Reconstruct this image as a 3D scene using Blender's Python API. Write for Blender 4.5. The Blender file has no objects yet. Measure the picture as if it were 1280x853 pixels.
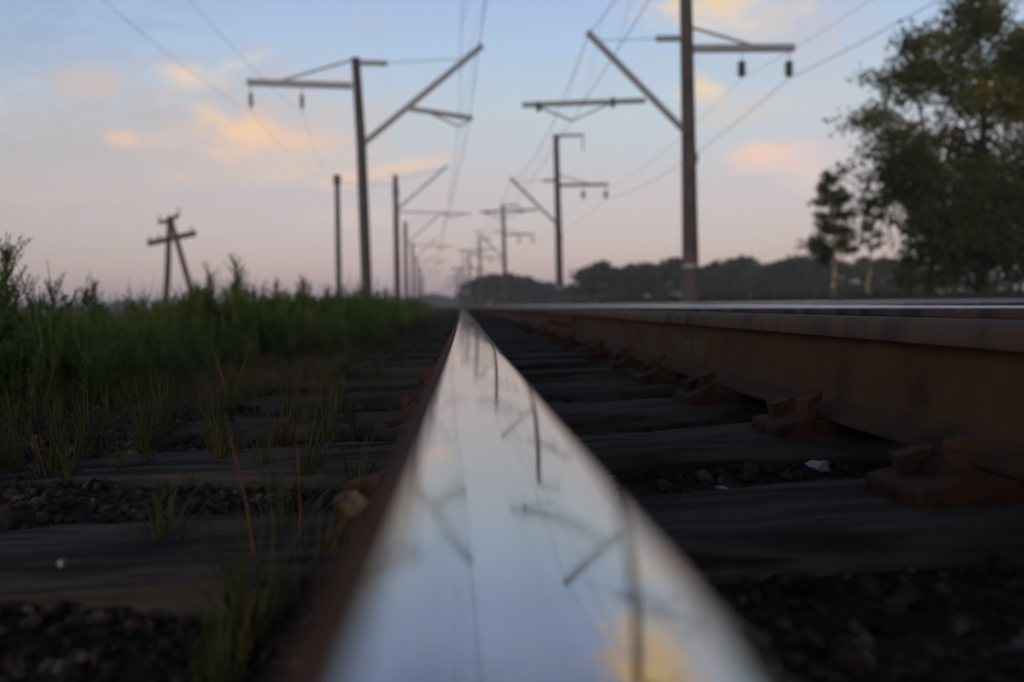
import bpy, bmesh, math, random
import numpy as np
from mathutils import Matrix, Vector
random.seed(7)
RNG = np.random.default_rng(7)
SC = bpy.context.scene
COL = SC.collection
R = math.radians
F = 985.0                      # focal length in photo pixels (photo is 1280 x 853)
HZ = 0.0567                    # camera height over the rail top; world z = 0 is the camera height

# ------------------------------------------------------------------ camera
roll = 0.021
yv = Vector((-(640-581)/F, (426.5-383)/F, -1)).normalized()      # world +Y seen in camera space
zv = Vector((-roll, 1, 0)); zv = (zv - yv*zv.dot(yv)).normalized()
xv = yv.cross(zv)
# rows = world axes in camera space  ->  matrix camera->world
CAM_R = Matrix((xv, yv, zv))
cam_d = bpy.data.cameras.new('camera'); cam = bpy.data.objects.new('camera', cam_d); COL.objects.link(cam)
cam.matrix_world = CAM_R.to_4x4()
cam_d.sensor_width = 36; cam_d.lens = 36*F/1280
cam_d.clip_start = 0.01; cam_d.clip_end = 9000
cam_d.dof.use_dof = True; cam_d.dof.focus_distance = 1.4
cam_d.dof.aperture_fstop = (cam_d.lens/1000)/0.0126
cam_d.dof.aperture_blades = 7
SC.camera = cam

def ray(px, py):
    return CAM_R @ Vector(((px-640)/F, (426.5-py)/F, -1))
def at(px, py, Y):
    d = ray(px, py); return d*(Y/d.y)
def curve(Y):
    Y = np.asarray(Y, float)
    return np.where(Y < 75, -.00035*np.maximum(Y, 0)**2, np.where(Y < 111, -1.969-.0525*(Y-75), -3.859-.040*(Y-111)))
def cv(Y): return float(curve(Y))

# ------------------------------------------------------------------ object helpers
def tag(o, label=None, cat=None, group=None, kind=None):
    if label: o['label'] = label
    if cat: o['category'] = cat
    if group: o['group'] = group
    if kind: o['kind'] = kind
    return o
def link(name, me, mat=None, parent=None):
    o = bpy.data.objects.new(name, me); COL.objects.link(o)
    if mat is not None:
        for m in (mat if isinstance(mat, (list, tuple)) else [mat]): me.materials.append(m)
    if parent is not None: o.parent = parent
    return o
def empty(name, loc=(0,0,0), label=None, cat=None, group=None):
    o = bpy.data.objects.new(name, None); COL.objects.link(o); o.location = loc
    o.empty_display_size = .1
    return tag(o, label, cat, group)
def copy_tree(o, parent=None):
    c = o.copy(); COL.objects.link(c)
    if parent is not None: c.parent = parent
    for ch in list(o.children): copy_tree(ch, c)
    return c
def np_mesh(name, V, Fq, smooth=False, mats=None):
    V = np.asarray(V, np.float32); Fq = np.asarray(Fq, np.int32)
    me = bpy.data.meshes.new(name)
    n, k = Fq.shape
    me.vertices.add(len(V)); me.vertices.foreach_set('co', V.ravel())
    me.loops.add(n*k); me.loops.foreach_set('vertex_index', Fq.ravel())
    me.polygons.add(n)
    me.polygons.foreach_set('loop_start', np.arange(0, n*k, k, dtype=np.int32))
    me.polygons.foreach_set('loop_total', np.full(n, k, np.int32))
    me.polygons.foreach_set('use_smooth', np.full(n, smooth, bool))
    if mats is not None: me.polygons.foreach_set('material_index', np.asarray(mats, np.int32))
    me.update(calc_edges=True); me.validate()
    return me

class MB:
    """collects shapes into one mesh"""
    def __init__(s): s.V = []; s.F = []; s.n = 0
    def add(s, V, Fs):
        s.V.extend([tuple(v) for v in V]); s.F.extend([tuple(i+s.n for i in f) for f in Fs]); s.n += len(V)
    def box(s, c, size, M=None, taper=1.0):
        hx, hy, hz = [q/2 for q in size]
        V = [Vector((x*hx*(taper if z > 0 else 1), y*hy*(taper if z > 0 else 1), z*hz)) for z in (-1,1) for y in (-1,1) for x in (-1,1)]
        if M is not None: V = [M @ v for v in V]
        V = [v+Vector(c) for v in V]
        s.add(V, [(0,2,3,1),(4,5,7,6),(0,1,5,4),(2,6,7,3),(0,4,6,2),(1,3,7,5)])
    def beam(s, a, b, w, h):
        """rectangular bar from a to b, w across y, h in the plane"""
        a = Vector(a); b = Vector(b); d = (b-a); L = d.length; d.normalize()
        up = Vector((0,1,0)) if abs(d.y) < .9 else Vector((0,0,1))
        q = d.cross(up).normalized(); up = q.cross(d)
        V = []
        for e in (a, b):
            for i, j in ((-1,-1),(1,-1),(1,1),(-1,1)): V.append(e+up*(i*w/2)+q*(j*h/2))
        s.add(V, [(0,1,2,3),(7,6,5,4),(0,4,5,1),(1,5,6,2),(2,6,7,3),(3,7,4,0)])
    def tube(s, pts, rad, n=6, caps=True):
        pts = [Vector(p) for p in pts]
        if not isinstance(rad, (list, tuple)): rad = [rad]*len(pts)
        V = []; Fs = []
        for i, p in enumerate(pts):
            d = (pts[min(i+1, len(pts)-1)]-pts[max(i-1, 0)]).normalized()
            u = Vector((0,0,1)) if abs(d.z) < .9 else Vector((1,0,0))
            a = d.cross(u).normalized(); b = d.cross(a)
            for k in range(n):
                t = 2*math.pi*k/n; V.append(p+(a*math.cos(t)+b*math.sin(t))*rad[i])
        for i in range(len(pts)-1):
            for k in range(n):
                k2 = (k+1) % n; Fs.append((i*n+k, i*n+k2, (i+1)*n+k2, (i+1)*n+k))
        if caps:
            Fs.append(tuple(range(n))[::-1]); Fs.append(tuple((len(pts)-1)*n+k for k in range(n)))
        s.add(V, Fs)
    def build(s, name, mat, parent=None, smooth=None, bevel=0):
        me = bpy.data.meshes.new(name); me.from_pydata(s.V, [], s.F); me.update()
        bm = bmesh.new(); bm.from_mesh(me)
        bmesh.ops.recalc_face_normals(bm, faces=bm.faces[:])
        if bevel: bmesh.ops.bevel(bm, geom=bm.edges[:], offset=bevel, segments=2, affect='EDGES', profile=.6)
        bm.to_mesh(me); bm.free()
        if smooth is not None:
            me.polygons.foreach_set('use_smooth', np.ones(len(me.polygons), bool)); me.set_sharp_from_angle(angle=R(smooth))
        return link(name, me, mat, parent)

# ------------------------------------------------------------------ material helpers
def srgb(r, g, b):
    f = lambda c: c/12.92 if c <= .04045 else ((c+.055)/1.055)**2.4
    return (f(r/255), f(g/255), f(b/255), 1)
class NT:
    def __init__(s, tree): s.t = tree; s.n = tree.nodes; s.l = tree.links
    def new(s, typ, ins=None, **kw):
        n = s.n.new(typ)
        for k, v in kw.items(): setattr(n, k, v)
        for k, v in (ins or {}).items():
            if hasattr(v, 'is_output') or isinstance(v, bpy.types.NodeSocket): s.l.new(v, n.inputs[k])
            else: n.inputs[k].default_value = v
        return n
    def math(s, op, a, b=0.0, c=None):
        n = s.new('ShaderNodeMath', operation=op)
        for i, v in enumerate((a, b) if c is None else (a, b, c)):
            if isinstance(v, bpy.types.NodeSocket): s.l.new(v, n.inputs[i])
            else: n.inputs[i].default_value = v
        return n.outputs[0]
    def mix(s, fac, a, b, blend='MIX'):
        n = s.new('ShaderNodeMix', data_type='RGBA', blend_type=blend)
        for i, v in ((0, fac), (6, a), (7, b)):
            if isinstance(v, bpy.types.NodeSocket): s.l.new(v, n.inputs[i])
            else: n.inputs[i].default_value = v
        return n.outputs[2]
    def ramp(s, fac, stops, interp='LINEAR'):
        n = s.new('ShaderNodeValToRGB', {'Fac': fac}); cr = n.color_ramp; cr.interpolation = interp
        while len(cr.elements) < len(stops): cr.elements.new(.5)
        for e, (p, c) in zip(cr.elements, stops): e.position = p; e.color = c
        return n.outputs[0]
    def smooth(s, v, a, b, lo=0., hi=1.):
        n = s.new('ShaderNodeMapRange', {'Value': v, 'From Min': a, 'From Max': b, 'To Min': lo, 'To Max': hi}, interpolation_type='SMOOTHSTEP')
        return n.outputs[0]
def material(name):
    m = bpy.data.materials.new(name); m.use_nodes = True
    t = NT(m.node_tree); bs = m.node_tree.nodes['Principled BSDF']
    return m, t, bs
def noise_mat(name, stops, scale=8., rough=.85, stretch=(1,1,1), bump=.0, bdist=.01, detail=6, metal=0., obj=False, bscale=None, spec=.3, w=0.5):
    m, t, bs = material(name)
    tc = t.new('ShaderNodeTexCoord') if obj else t.new('ShaderNodeNewGeometry')
    src = tc.outputs['Object'] if obj else tc.outputs['Position']
    mp = t.new('ShaderNodeMapping', {'Vector': src, 'Scale': stretch})
    n = t.new('ShaderNodeTexNoise', {'Vector': mp.outputs[0], 'Scale': scale, 'Detail': detail, 'Roughness': .6})
    t.l.new(t.ramp(n.outputs['Fac'], stops), bs.inputs['Base Color'])
    bs.inputs['Roughness'].default_value = rough; bs.inputs['Metallic'].default_value = metal
    bs.inputs['Specular IOR Level'].default_value = spec
    if bump:
        n2 = t.new('ShaderNodeTexNoise', {'Vector': mp.outputs[0], 'Scale': bscale or scale*4, 'Detail': 8., 'Roughness': .65})
        b = t.new('ShaderNodeBump', {'Height': n2.outputs['Fac'], 'Strength': bump, 'Distance': bdist})
        t.l.new(b.outputs[0], bs.inputs['Normal'])
    return m
def C(r, g, b): return (r, g, b, 1)

rust = noise_mat('rust', [(.3, C(.028,.017,.013)), (.5, C(.06,.034,.022)), (.62, C(.085,.047,.026)), (.75, C(.045,.034,.03))], 14, .9, spec=.12, bump=.5, bdist=.002, bscale=160)
rust_web = noise_mat('rust_web', [(.30, C(.026,.016,.012)), (.44, C(.056,.032,.019)), (.54, C(.064,.036,.018)), (.62, C(.072,.042,.023)), (.72, C(.040,.030,.025))], 9, .9, stretch=(1,1.1,.7), bump=.8, bdist=.003, bscale=95, detail=9, spec=.15)
rust_head = noise_mat('rust_head', [(.34, C(.008,.007,.008)), (.44, C(.05,.038,.031)), (.56, C(.085,.060,.045)), (.62, C(.06,.045,.036)), (.70, C(.012,.011,.012))], 2.2, .75, spec=.15, stretch=(.4,2.2,.4), bump=.4, bdist=.001, bscale=90)
rust_red = noise_mat('rust_red', [(.3, C(.02,.012,.010)), (.45, C(.046,.023,.016)), (.56, C(.078,.034,.020)), (.66, C(.032,.024,.020))], 22, .9, spec=.12, bump=.6, bdist=.003, bscale=120)
wood = noise_mat('creosoted_timber', [(.3, C(.014,.0125,.0115)), (.45, C(.040,.036,.033)), (.57, C(.082,.072,.065)), (.66, C(.024,.021,.0195)), (.8, C(.058,.05,.045))], 9, .95, spec=.06, stretch=(.25,2.4,2.4), bump=.9, bdist=.008, bscale=30)
pole_wood = noise_mat('old_pole_timber', [(.3, C(.08,.06,.05)), (.7, C(.16,.12,.10))], 3, .85, stretch=(2,2,.3), bump=.4)
concrete = noise_mat('concrete', [(.3, C(.06,.056,.056)), (.55, C(.095,.088,.085)), (.75, C(.14,.127,.12))], 1.2, .85, bump=.3, bdist=.01, bscale=20)
steelgrey = noise_mat('painted_steel', [(.3, C(.25,.28,.31)), (.7, C(.34,.38,.41))], 2, .55, metal=.2)
wire_m = noise_mat('wire_metal', [(.3, C(.06,.06,.065)), (.7, C(.10,.10,.105))], 3, .5, metal=.4)
glass_dark = noise_mat('insulator_glaze', [(.3, C(.04,.055,.05)), (.7, C(.07,.09,.085))], 5, .25)
stone_m = noise_mat('ballast_stone', [(.30, C(.016,.013,.012)), (.46, C(.034,.028,.025)), (.56, C(.056,.040,.032)), (.66, C(.11,.095,.088))], 16, .95, bump=.5, bdist=.004, bscale=90, detail=3, spec=.06)
white_stone = noise_mat('white_stone', [(.3, C(.20,.19,.19)), (.7, C(.34,.33,.32))], 20, .7, bump=.3, bdist=.004)
tan_stone = noise_mat('tan_stone', [(.35, C(.05,.032,.02)), (.48, C(.15,.105,.065)), (.62, C(.24,.18,.12))], 26, .8, bump=.4, bdist=.004)
def leaf_mat(name, stops, scale, trans=.25, rough=.6):
    m, t, bs = material(name)
    g = t.new('ShaderNodeNewGeometry')
    n = t.new('ShaderNodeTexNoise', {'Vector': g.outputs['Position'], 'Scale': scale, 'Detail': 4., 'Roughness': .7})
    c = t.ramp(n.outputs['Fac'], stops); t.l.new(c, bs.inputs['Base Color'])
    bs.inputs['Roughness'].default_value = rough; bs.inputs['Specular IOR Level'].default_value = .2
    tr = t.new('ShaderNodeBsdfTranslucent', {'Color': c})
    mx = t.new('ShaderNodeMixShader', {0: trans, 1: bs.outputs[0], 2: tr.outputs[0]})
    t.l.new(mx.outputs[0], m.node_tree.nodes['Material Output'].inputs['Surface'])
    return m
weed_m = leaf_mat('weed_leaf', [(.30, C(.045,.080,.020)), (.42, C(.10,.160,.034)), (.54, C(.16,.22,.050)), (.66, C(.26,.25,.085))], 4, .5)
grass_m = leaf_mat('grass_blade', [(.3, C(.03,.042,.014)), (.5, C(.05,.065,.02)), (.62, C(.09,.06,.028)), (.75, C(.15,.09,.045))], 9)
straw_m = leaf_mat('dry_straw', [(.3, C(.10,.05,.02)), (.55, C(.18,.10,.04)), (.75, C(.28,.19,.10))], 12)
crown_m = leaf_mat('tree_leaf', [(.3, C(.035,.052,.015)), (.43, C(.07,.098,.022)), (.53, C(.12,.14,.025)), (.66, C(.24,.20,.03))], .5, .45)
crown_dark = leaf_mat('dark_leaf', [(.3, C(.022,.036,.014)), (.5, C(.042,.064,.02)), (.7, C(.085,.095,.025))], .6)
crown_far = leaf_mat('far_leaf', [(.3, C(.035,.055,.02)), (.5, C(.06,.09,.03)), (.7, C(.11,.12,.045))], .18)
bark = noise_mat('bark', [(.3, C(.04,.032,.027)), (.7, C(.09,.07,.06))], 6, .9, stretch=(2,2,.5), bump=.6)
birch_bark = noise_mat('birch_bark', [(.35, C(.10,.08,.07)), (.5, C(.42,.34,.28)), (.7, C(.55,.45,.38))], 3, .8, stretch=(1,1,2.5))

# polished rail top: fine lengthwise wear, small stains
def rail_top_material(name='polished_rail_top', r0=.03, r1=.10, k=1.):
    m, t, bs = material(name)
    g = t.new('ShaderNodeNewGeometry')
    mp = t.new('ShaderNodeMapping', {'Vector': g.outputs['Position'], 'Scale': (260,3,260)})
    n1 = t.new('ShaderNodeTexNoise', {'Vector': mp.outputs[0], 'Scale': 1., 'Detail': 5.})
    mp2 = t.new('ShaderNodeMapping', {'Vector': g.outputs['Position'], 'Scale': (30,14,30)})
    n2 = t.new('ShaderNodeTexNoise', {'Vector': mp2.outputs[0], 'Scale': 1., 'Detail': 6., 'Roughness': .65})
    mp3 = t.new('ShaderNodeMapping', {'Vector': g.outputs['Position'], 'Scale': (9,38,9), 'Rotation': (0,0,.5)})
    n3 = t.new('ShaderNodeTexNoise', {'Vector': mp3.outputs[0], 'Scale': 1., 'Detail': 4., 'Distortion': 2.0})
    scr = t.smooth(t.math('ABSOLUTE', t.math('SUBTRACT', n3.outputs['Fac'], .5)), 0.0, .010, .5, 1.)
    base = t.ramp(n2.outputs['Fac'], [(.3, C(.44,.425,.41)), (.6, C(.52,.505,.49)), (.8, C(.47,.435,.40))])
    base = t.mix(1., base, C(k,k,k), 'MULTIPLY')
    base = t.mix(1., base, t.new('ShaderNodeCombineColor', {0: scr, 1: scr, 2: scr}).outputs[0], 'MULTIPLY')
    t.l.new(base, bs.inputs['Base Color'])
    st = t.smooth(n1.outputs['Fac'], .3, .7, .86, 1.06)
    n4 = t.new('ShaderNodeTexNoise', {'Vector': g.outputs['Position'], 'Scale': 420., 'Detail': 2.})
    n5 = t.new('ShaderNodeTexNoise', {'Vector': g.outputs['Position'], 'Scale': 26., 'Detail': 4.})
    sp = t.smooth(t.math('ADD', n4.outputs['Fac'], t.math('MULTIPLY', n5.outputs['Fac'], .35)), .82, .90, 0., .7)
    sv = t.math('MULTIPLY', st, t.math('SUBTRACT', 1., sp))
    base = t.mix(1., base, t.new('ShaderNodeCombineColor', {0: sv, 1: sv, 2: sv}).outputs[0], 'MULTIPLY')
    t.l.new(base, bs.inputs['Base Color'])
    bs.inputs['Metallic'].default_value = 1.
    rr = t.smooth(n2.outputs['Fac'], .3, .75, r0, r1); t.l.new(rr, bs.inputs['Roughness'])
    b = t.new('ShaderNodeBump', {'Height': n1.outputs['Fac'], 'Strength': .05, 'Distance': .0004})
    t.l.new(b.outputs[0], bs.inputs['Normal'])
    return m
rail_top = rail_top_material()
rail_top_worn = rail_top_material('worn_rail_top', .16, .26, 1.75)

# ------------------------------------------------------------------ terrain
def ground_z(Xr, Y, far):
    """height below/above the camera by offset Xr from the curved track line"""
    xs = [-3000,-60,-20,-8,-4,-2.4,-1.5,-1.0,-.6,-.25,2.6,3.2,3.7,6.2,6.9,8.2,9.6,10.6,13,40,120,3000]
    zs = [-1.2,-1.2,-1.1,-.95,-.68,-.40,-.305,-.278,-.276,-.308,-.245,-.26,-.225,-.20,-.30,-.30,.02,.10,.08,-.1,-.5,-1.2]
    return np.interp(Xr, xs, zs)
def lat_noise(x, y):
    return (np.sin(x*1.7+y*.9)*np.sin(y*1.3-x*.6)+.6*np.sin(x*4.1-y*2.3+1)*np.sin(y*3.7+x*1.9)+.4*np.sin(x*9.3+y*7.1)*np.sin(y*8.2-x*5.3))
def gz(x, y):
    Xr = x - curve(y)
    bed = ((Xr > -1.3) & (Xr < 2.9))
    return ground_z(Xr, y, 0) + lat_noise(x, y)*np.where(bed, np.where(Xr < -.15, .014, .008), np.where(Xr > 2.9, .012, .03))
def terrain():
    X = np.unique(np.concatenate([[-3000,-1500,-800,-400,-200,-120,-80,-50,-30,-20,-14], np.arange(-10,-2,.5), np.arange(-2,3,.08), np.arange(3,12,.3), [13,15,18,22,28,40,60,90,120,200,400,800,1500,3000]]))
    Y = np.unique(np.concatenate([[-300,-100,-40,-15,-6,-3], np.arange(-1.5,6,.1), np.arange(6,20,.5), np.arange(20,80,3), np.arange(80,200,10), [200,250,300,400,600,900,1500,3000]]))
    XX, YY = np.meshgrid(X, Y)
    fall = np.clip(1-(np.abs(XX)-100)/400, 0, 1)
    PX = XX + curve(np.minimum(YY, 900))*fall
    Z = ground_z(XX, YY, 0)
    bed = ((XX > -1.3) & (XX < 2.9))
    Z = Z + lat_noise(PX, YY)*np.where(bed, np.where(XX < -.15, .014, .008), np.where(XX > 2.9, .012, .03))*np.where(np.abs(XX) < 40, 1, 0)
    nx = len(X)
    V = np.stack([PX, YY, Z], -1).reshape(-1, 3)
    i = (np.arange(len(Y)-1)[:, None]*nx+np.arange(nx-1)[None]).ravel()
    me = np_mesh('ground', V, np.stack([i, i+1, i+nx+1, i+nx], 1), True)
    a = me.attributes.new('bed', 'FLOAT', 'POINT')
    w = np.interp(XX.ravel(), [-2.2,-1.2,7,9], [0,1,1,0]); a.data.foreach_set('value', w.astype(np.float32))
    m, t, bs = material('ground_soil')
    g = t.new('ShaderNodeNewGeometry'); at_ = t.new('ShaderNodeAttribute', attribute_name='bed')
    n = t.new('ShaderNodeTexNoise', {'Vector': g.outputs['Position'], 'Scale': 14., 'Detail': 8., 'Roughness': .7})
    n2 = t.new('ShaderNodeTexNoise', {'Vector': g.outputs['Position'], 'Scale': .6, 'Detail': 6.})
    dirt = t.ramp(n.outputs['Fac'], [(.3, C(.011,.009,.008)), (.5, C(.025,.020,.017)), (.62, C(.04,.029,.022)), (.75, C(.065,.054,.048))])
    gras = t.ramp(n2.outputs['Fac'], [(.3, C(.03,.042,.016)), (.6, C(.06,.07,.025)), (.8, C(.10,.085,.04))])
    t.l.new(t.mix(at_.outputs['Fac'], gras, dirt), bs.inputs['Base Color'])
    bs.inputs['Roughness'].default_value = .95; bs.inputs['Specular IOR Level'].default_value = .1
    v = t.new('ShaderNodeTexVoronoi', {'Vector': g.outputs['Position'], 'Scale': 28.})
    hh = t.math('ADD', t.math('MULTIPLY', n.outputs['Fac'], .6), v.outputs['Distance'])
    b = t.new('ShaderNodeBump', {'Height': hh, 'Strength': .9, 'Distance': .03}); t.l.new(b.outputs[0], bs.inputs['Normal'])
    tag(link('ground', me, m), kind='structure')
terrain()

# ------------------------------------------------------------------ gravel between the sleepers (uncountable)
def stone_proto(rng, sub=2):
    bm = bmesh.new(); bmesh.ops.create_icosphere(bm, subdivisions=sub, radius=1)
    ax = rng.normal(size=(11, 3)); ax /= np.linalg.norm(ax, axis=1)[:, None]; cut = rng.uniform(.38, .75, 11)
    sc = rng.uniform(.8, 1.7, 3)
    for v in bm.verts:
        p = np.array(v.co)
        for a, c in zip(ax, cut):
            d = p @ a
            if d > c: p = p-a*(d-c)
        v.co = Vector(p*sc)
    bm.verts.index_update()
    V = np.array([v.co for v in bm.verts]); Fs = np.array([[v.index for v in f.verts] for f in bm.faces]); bm.free()
    return V, Fs
def scatter_mesh(name, protos, pos, scale, rot, tilt, pick, mat, smooth=False, kind=None):
    Vs = []; Fs = []; n = 0
    for i in range(len(pos)):
        V, Fq = protos[pick[i]]
        c, s = math.cos(rot[i]), math.sin(rot[i]); tx, ty = tilt[i]
        W = V*scale[i]
        W = np.stack([W[:,0]+tx*W[:,2], W[:,1]+ty*W[:,2], W[:,2]-tx*W[:,0]*.5-ty*W[:,1]*.5], 1)
        W = np.stack([W[:,0]*c-W[:,1]*s, W[:,0]*s+W[:,1]*c, W[:,2]], 1)+pos[i]
        Vs.append(W); Fs.append(Fq+n); n += len(W)
    me = np_mesh(name, np.concatenate(Vs), np.concatenate(Fs), smooth)
    return tag(link(name, me, mat), kind=kind)
protos_hi = [stone_proto(RNG, 2) for _ in range(8)]
protos_lo = [stone_proto(RNG, 1) for _ in range(6)]
def gravel():
    pos = []; sc = []; pk = []
    P = protos_hi+protos_lo
    def put(n, x0, x1, y0, y1, s0, s1, hi):
        for _ in range(n):
            y = y0+(y1-y0)*RNG.random()**1.3; x = RNG.uniform(x0, x1)+cv(y)
            s = s0+(s1-s0)*RNG.random()**2.2
            pos.append((x, y, float(gz(x, y))+s*RNG.uniform(-.1, .55))); sc.append(s)
            pk.append(RNG.integers(0, 8) if hi else 8+RNG.integers(0, 6))
    put(3000, -1.25, 1.5, .3, 2.4, .007, .013, True); put(9000, -1.25, 1.5, .3, 2.6, .004, .010, False)
    put(2500, -1.3, -.15, .5, 3.2, .004, .012, False)
    put(7000, -1.5, 2.4, 2.2, 9, .007, .019, False)
    put(2500, -1.4, 2.4, 8, 26, .016, .036, False)
    put(900, 2.6, 3.9, 1.5, 14, .018, .04, False)
    n = len(pos)
    scatter_mesh('gravel', P, np.array(pos), np.array(sc), RNG.uniform(0, 6.28, n), RNG.normal(0, .3, (n, 2)), pk, stone_m, kind='stuff')
gravel()

# ------------------------------------------------------------------ rails
def arc_pts(cx, cz, r, a0, a1, n): return [(cx+r*math.sin(a), cz+r*math.cos(a)) for a in np.linspace(a0, a1, n)]
def plain_profile():
    h = [(0, 0), (.006, -.00006), (.012, -.0003), (.018, -.0010), (.024, -.0022)]
    a0 = .22; x, z = .024, -.0022; r = .0145
    h += arc_pts(x-r*math.sin(a0), z-r*math.cos(a0), r, a0+.15, 1.5, 8)
    h += [(.0370, -.034), (.0355, -.0375), (.016, -.0435), (.0115, -.049), (.0095, -.058), (.0088, -.09), (.0098, -.125), (.013, -.143), (.019, -.150), (.034, -.158), (.060, -.1645), (.0735, -.1675), (.075, -.170), (.075, -.179), (.074, -.180)]
    return h
def make_rail(name, xc, ztop, prof, y0, y1, label, mat_of, mats, cant=0.0):
    """prof: closed loop list of (x, z), extruded along the curved track line"""
    Y = np.unique(np.concatenate([[y0], np.arange(0, 20, 1.), np.arange(20, 90, 2.5), np.arange(90, y1, 8.)]))
    Y = Y[(Y >= y0) & (Y <= y1)]
    n = len(prof); V = []; Fs = []; mi = []
    for y in Y:
        dx = cv(y)
        V += [(xc+dx+x+cant*z, y, ztop+z-cant*x) for x, z in prof]
    for j in range(len(Y)-1):
        for k in range(n):
            k2 = (k+1) % n
            Fs.append((j*n+k, (j+1)*n+k, (j+1)*n+k2, j*n+k2)); mi.append(mat_of((prof[k][0]+prof[k2][0])/2, (prof[k][1]+prof[k2][1])/2))
    me = np_mesh(name, V, Fs, True, mi); me.set_sharp_from_angle(angle=R(40))
    o = link(name, me, mats)
    return tag(o, label, 'rail', 'rails of the two tracks')
half = plain_profile()
def mirror(h): return [(x, z) for x, z in h] + [(-x, z) for x, z in h[::-1] if x > 1e-9]
prof_plain = mirror(half)                            # clockwise from the top centre
# worn running rail under the camera: crown worn round (radius about 0.1 m) with a rusty outer lip
xa = .0233
tx_ = np.linspace(-.0192, .0455, 70)
tl_ = np.interp(tx_, [-.0192,-.0152,-.009,-.0035,.0,.0122,.0202,.0292,.0394,.0455], [-.19,-.107,-.02,.032,.041,.047,.058,.086,.149,.26])
for _ in range(4): tl_[1:-1] = (tl_[:-2]+2*tl_[1:-1]+tl_[2:])/4          # crown slope, measured from what the rail mirrors
tz_ = -np.concatenate([[0], np.cumsum((tl_[1:]+tl_[:-1])/2*np.diff(tx_))]); tz_ -= np.interp(.0, tx_, tz_)
top = [(float(a), float(b)-HZ) for a, b in zip(tx_, tz_)]
lastx, lastz = top[-1]; a0 = math.atan(.25); r = .0095
rc = arc_pts(lastx-r*math.sin(a0), lastz-r*math.cos(a0), r, a0+.12, 1.5, 9)
xr = rc[-1][0]; zt = -HZ; z0 = top[0][1]-zt
right = [(xr+.0005, zt-.034), (xr-.0015, zt-.0385), (.0262, zt-.046), (.0215, zt-.052), (.0195, zt-.06), (.0188, zt-.09), (.0198, zt-.125), (.023, zt-.143), (.029, zt-.150), (.044, zt-.158), (.070, zt-.1645), (.0835, zt-.1675), (.085, zt-.170), (.085, zt-.180)]
left = [(-.065, zt-.180), (-.065, zt-.170), (-.0635, zt-.1675), (-.05, zt-.1645), (-.024, zt-.158), (-.009, zt-.150), (-.003, zt-.143), (.0002, zt-.125), (.0012, zt-.09), (.0005, zt-.06), (-.0015, zt-.052), (-.0062, zt-.046),
        (-.030, zt-.042), (-.0345, zt-.039), (-.0358, zt-.034), (-.0358, zt-.024), (-.0350, zt+z0-.0110), (-.0325, zt+z0-.0062), (-.0285, zt+z0-.0030), (-.0240, zt+z0-.0014)]
prof_mid = top+rc+right+left
make_rail('running_rail', 0, 0, prof_mid, -1.5, 420, 'polished running rail in the foreground mirroring the sky, rusty along its left edge',
          lambda x, z: 0 if (z > zt-.012 and x > -.0194) else (1 if z > zt-.05 else 2), [rail_top, rust, rust_web])
shiny = lambda x, z: 0 if (z > -.007 and abs(x) < .031) else (1 if z > -.042 else 2)
dull = lambda x, z: 1 if z > -.042 else 2
near_rail = make_rail('rusty_rail', .70, -.030, prof_plain, -1.5, 420, 'rusty unpolished rail with dull dark head, right of the polished foreground rail', dull, [rail_top, rust_head, rust_web], .024)
make_rail('running_rail', 1.555, -.0262, prof_plain, -1.5, 420, 'bright topped running rail just behind the rusty rail', shiny, [rail_top_worn, rust_head, rust_web], .012)
make_rail('running_rail', 4.10, -.0315, prof_plain, -1.5, 420, 'thin pale rail line of the second track, nearer of its two rails', shiny, [rail_top_worn, rust_head, rust_web], 0)
make_rail('running_rail', 5.66, -.030, prof_plain, -1.5, 420, 'farthest rail on the right, at the foot of the dark bank', shiny, [rail_top_worn, rust_head, rust_web], 0)
# fishplates with bolts at the joint of the rusty rail
def fishplate(y0, y1, side):
    mb = MB(); xo = .70+side*.026; prof = [(0,-.040),(side*.013,-.046),(side*.006,-.07),(side*.006,-.125),(side*.026,-.148),(side*.03,-.156),(-side*.010,-.152),(-side*.012,-.05)]
    n = len(prof)
    V = [(xo+x+cv(y), y, -.030+z) for y in (y0, y1) for x, z in prof]
    mb.add(V, [tuple(range(n)), tuple(range(n, 2*n))]+[(k, (k+1) % n, n+(k+1) % n, n+k) for k in range(n)])
    p = mb.build('fishplate', rust, near_rail, bevel=.002)
    for y in np.linspace(y0+.1, y1-.1, 6):
        b = MB(); x = xo+side*.006+cv(y)
        b.tube([(x, y, -.128), (x+side*.028, y, -.128)], .0155, 6); b.tube([(x+side*.028, y, -.128), (x+side*.05, y, -.128)], .010, 8)
        b.build('bolt', rust_red, p)
fishplate(4.85, 5.95, -1); fishplate(4.85, 5.95, 1)
# raised rolling mark on the web
def rolling_mark():
    cu = bpy.data.curves.new('mark', 'FONT'); cu.body = 'II 200 II57'; cu.size = .060; cu.extrude = .002; cu.space_character = 1.25
    to = bpy.data.objects.new('mark', cu); COL.objects.link(to)
    bpy.context.view_layer.update()
    me = bpy.data.meshes.new_from_object(to.evaluated_get(bpy.context.evaluated_depsgraph_get()))
    bpy.data.objects.remove(to)
    Y0 = 2.54                                                                     # reads from the far end towards the camera
    M = Matrix(((0,0,-1,.70-.0130),(-1,0,0,Y0),(0,1,0,-.030-.128),(0,0,0,1)))
    me.transform(M); me.materials.clear()
    o = link('rolling_mark', me, wire_m, near_rail); o['label'] = 'raised rolling mark on the web reading II 200 II57'
rolling_mark()

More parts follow.
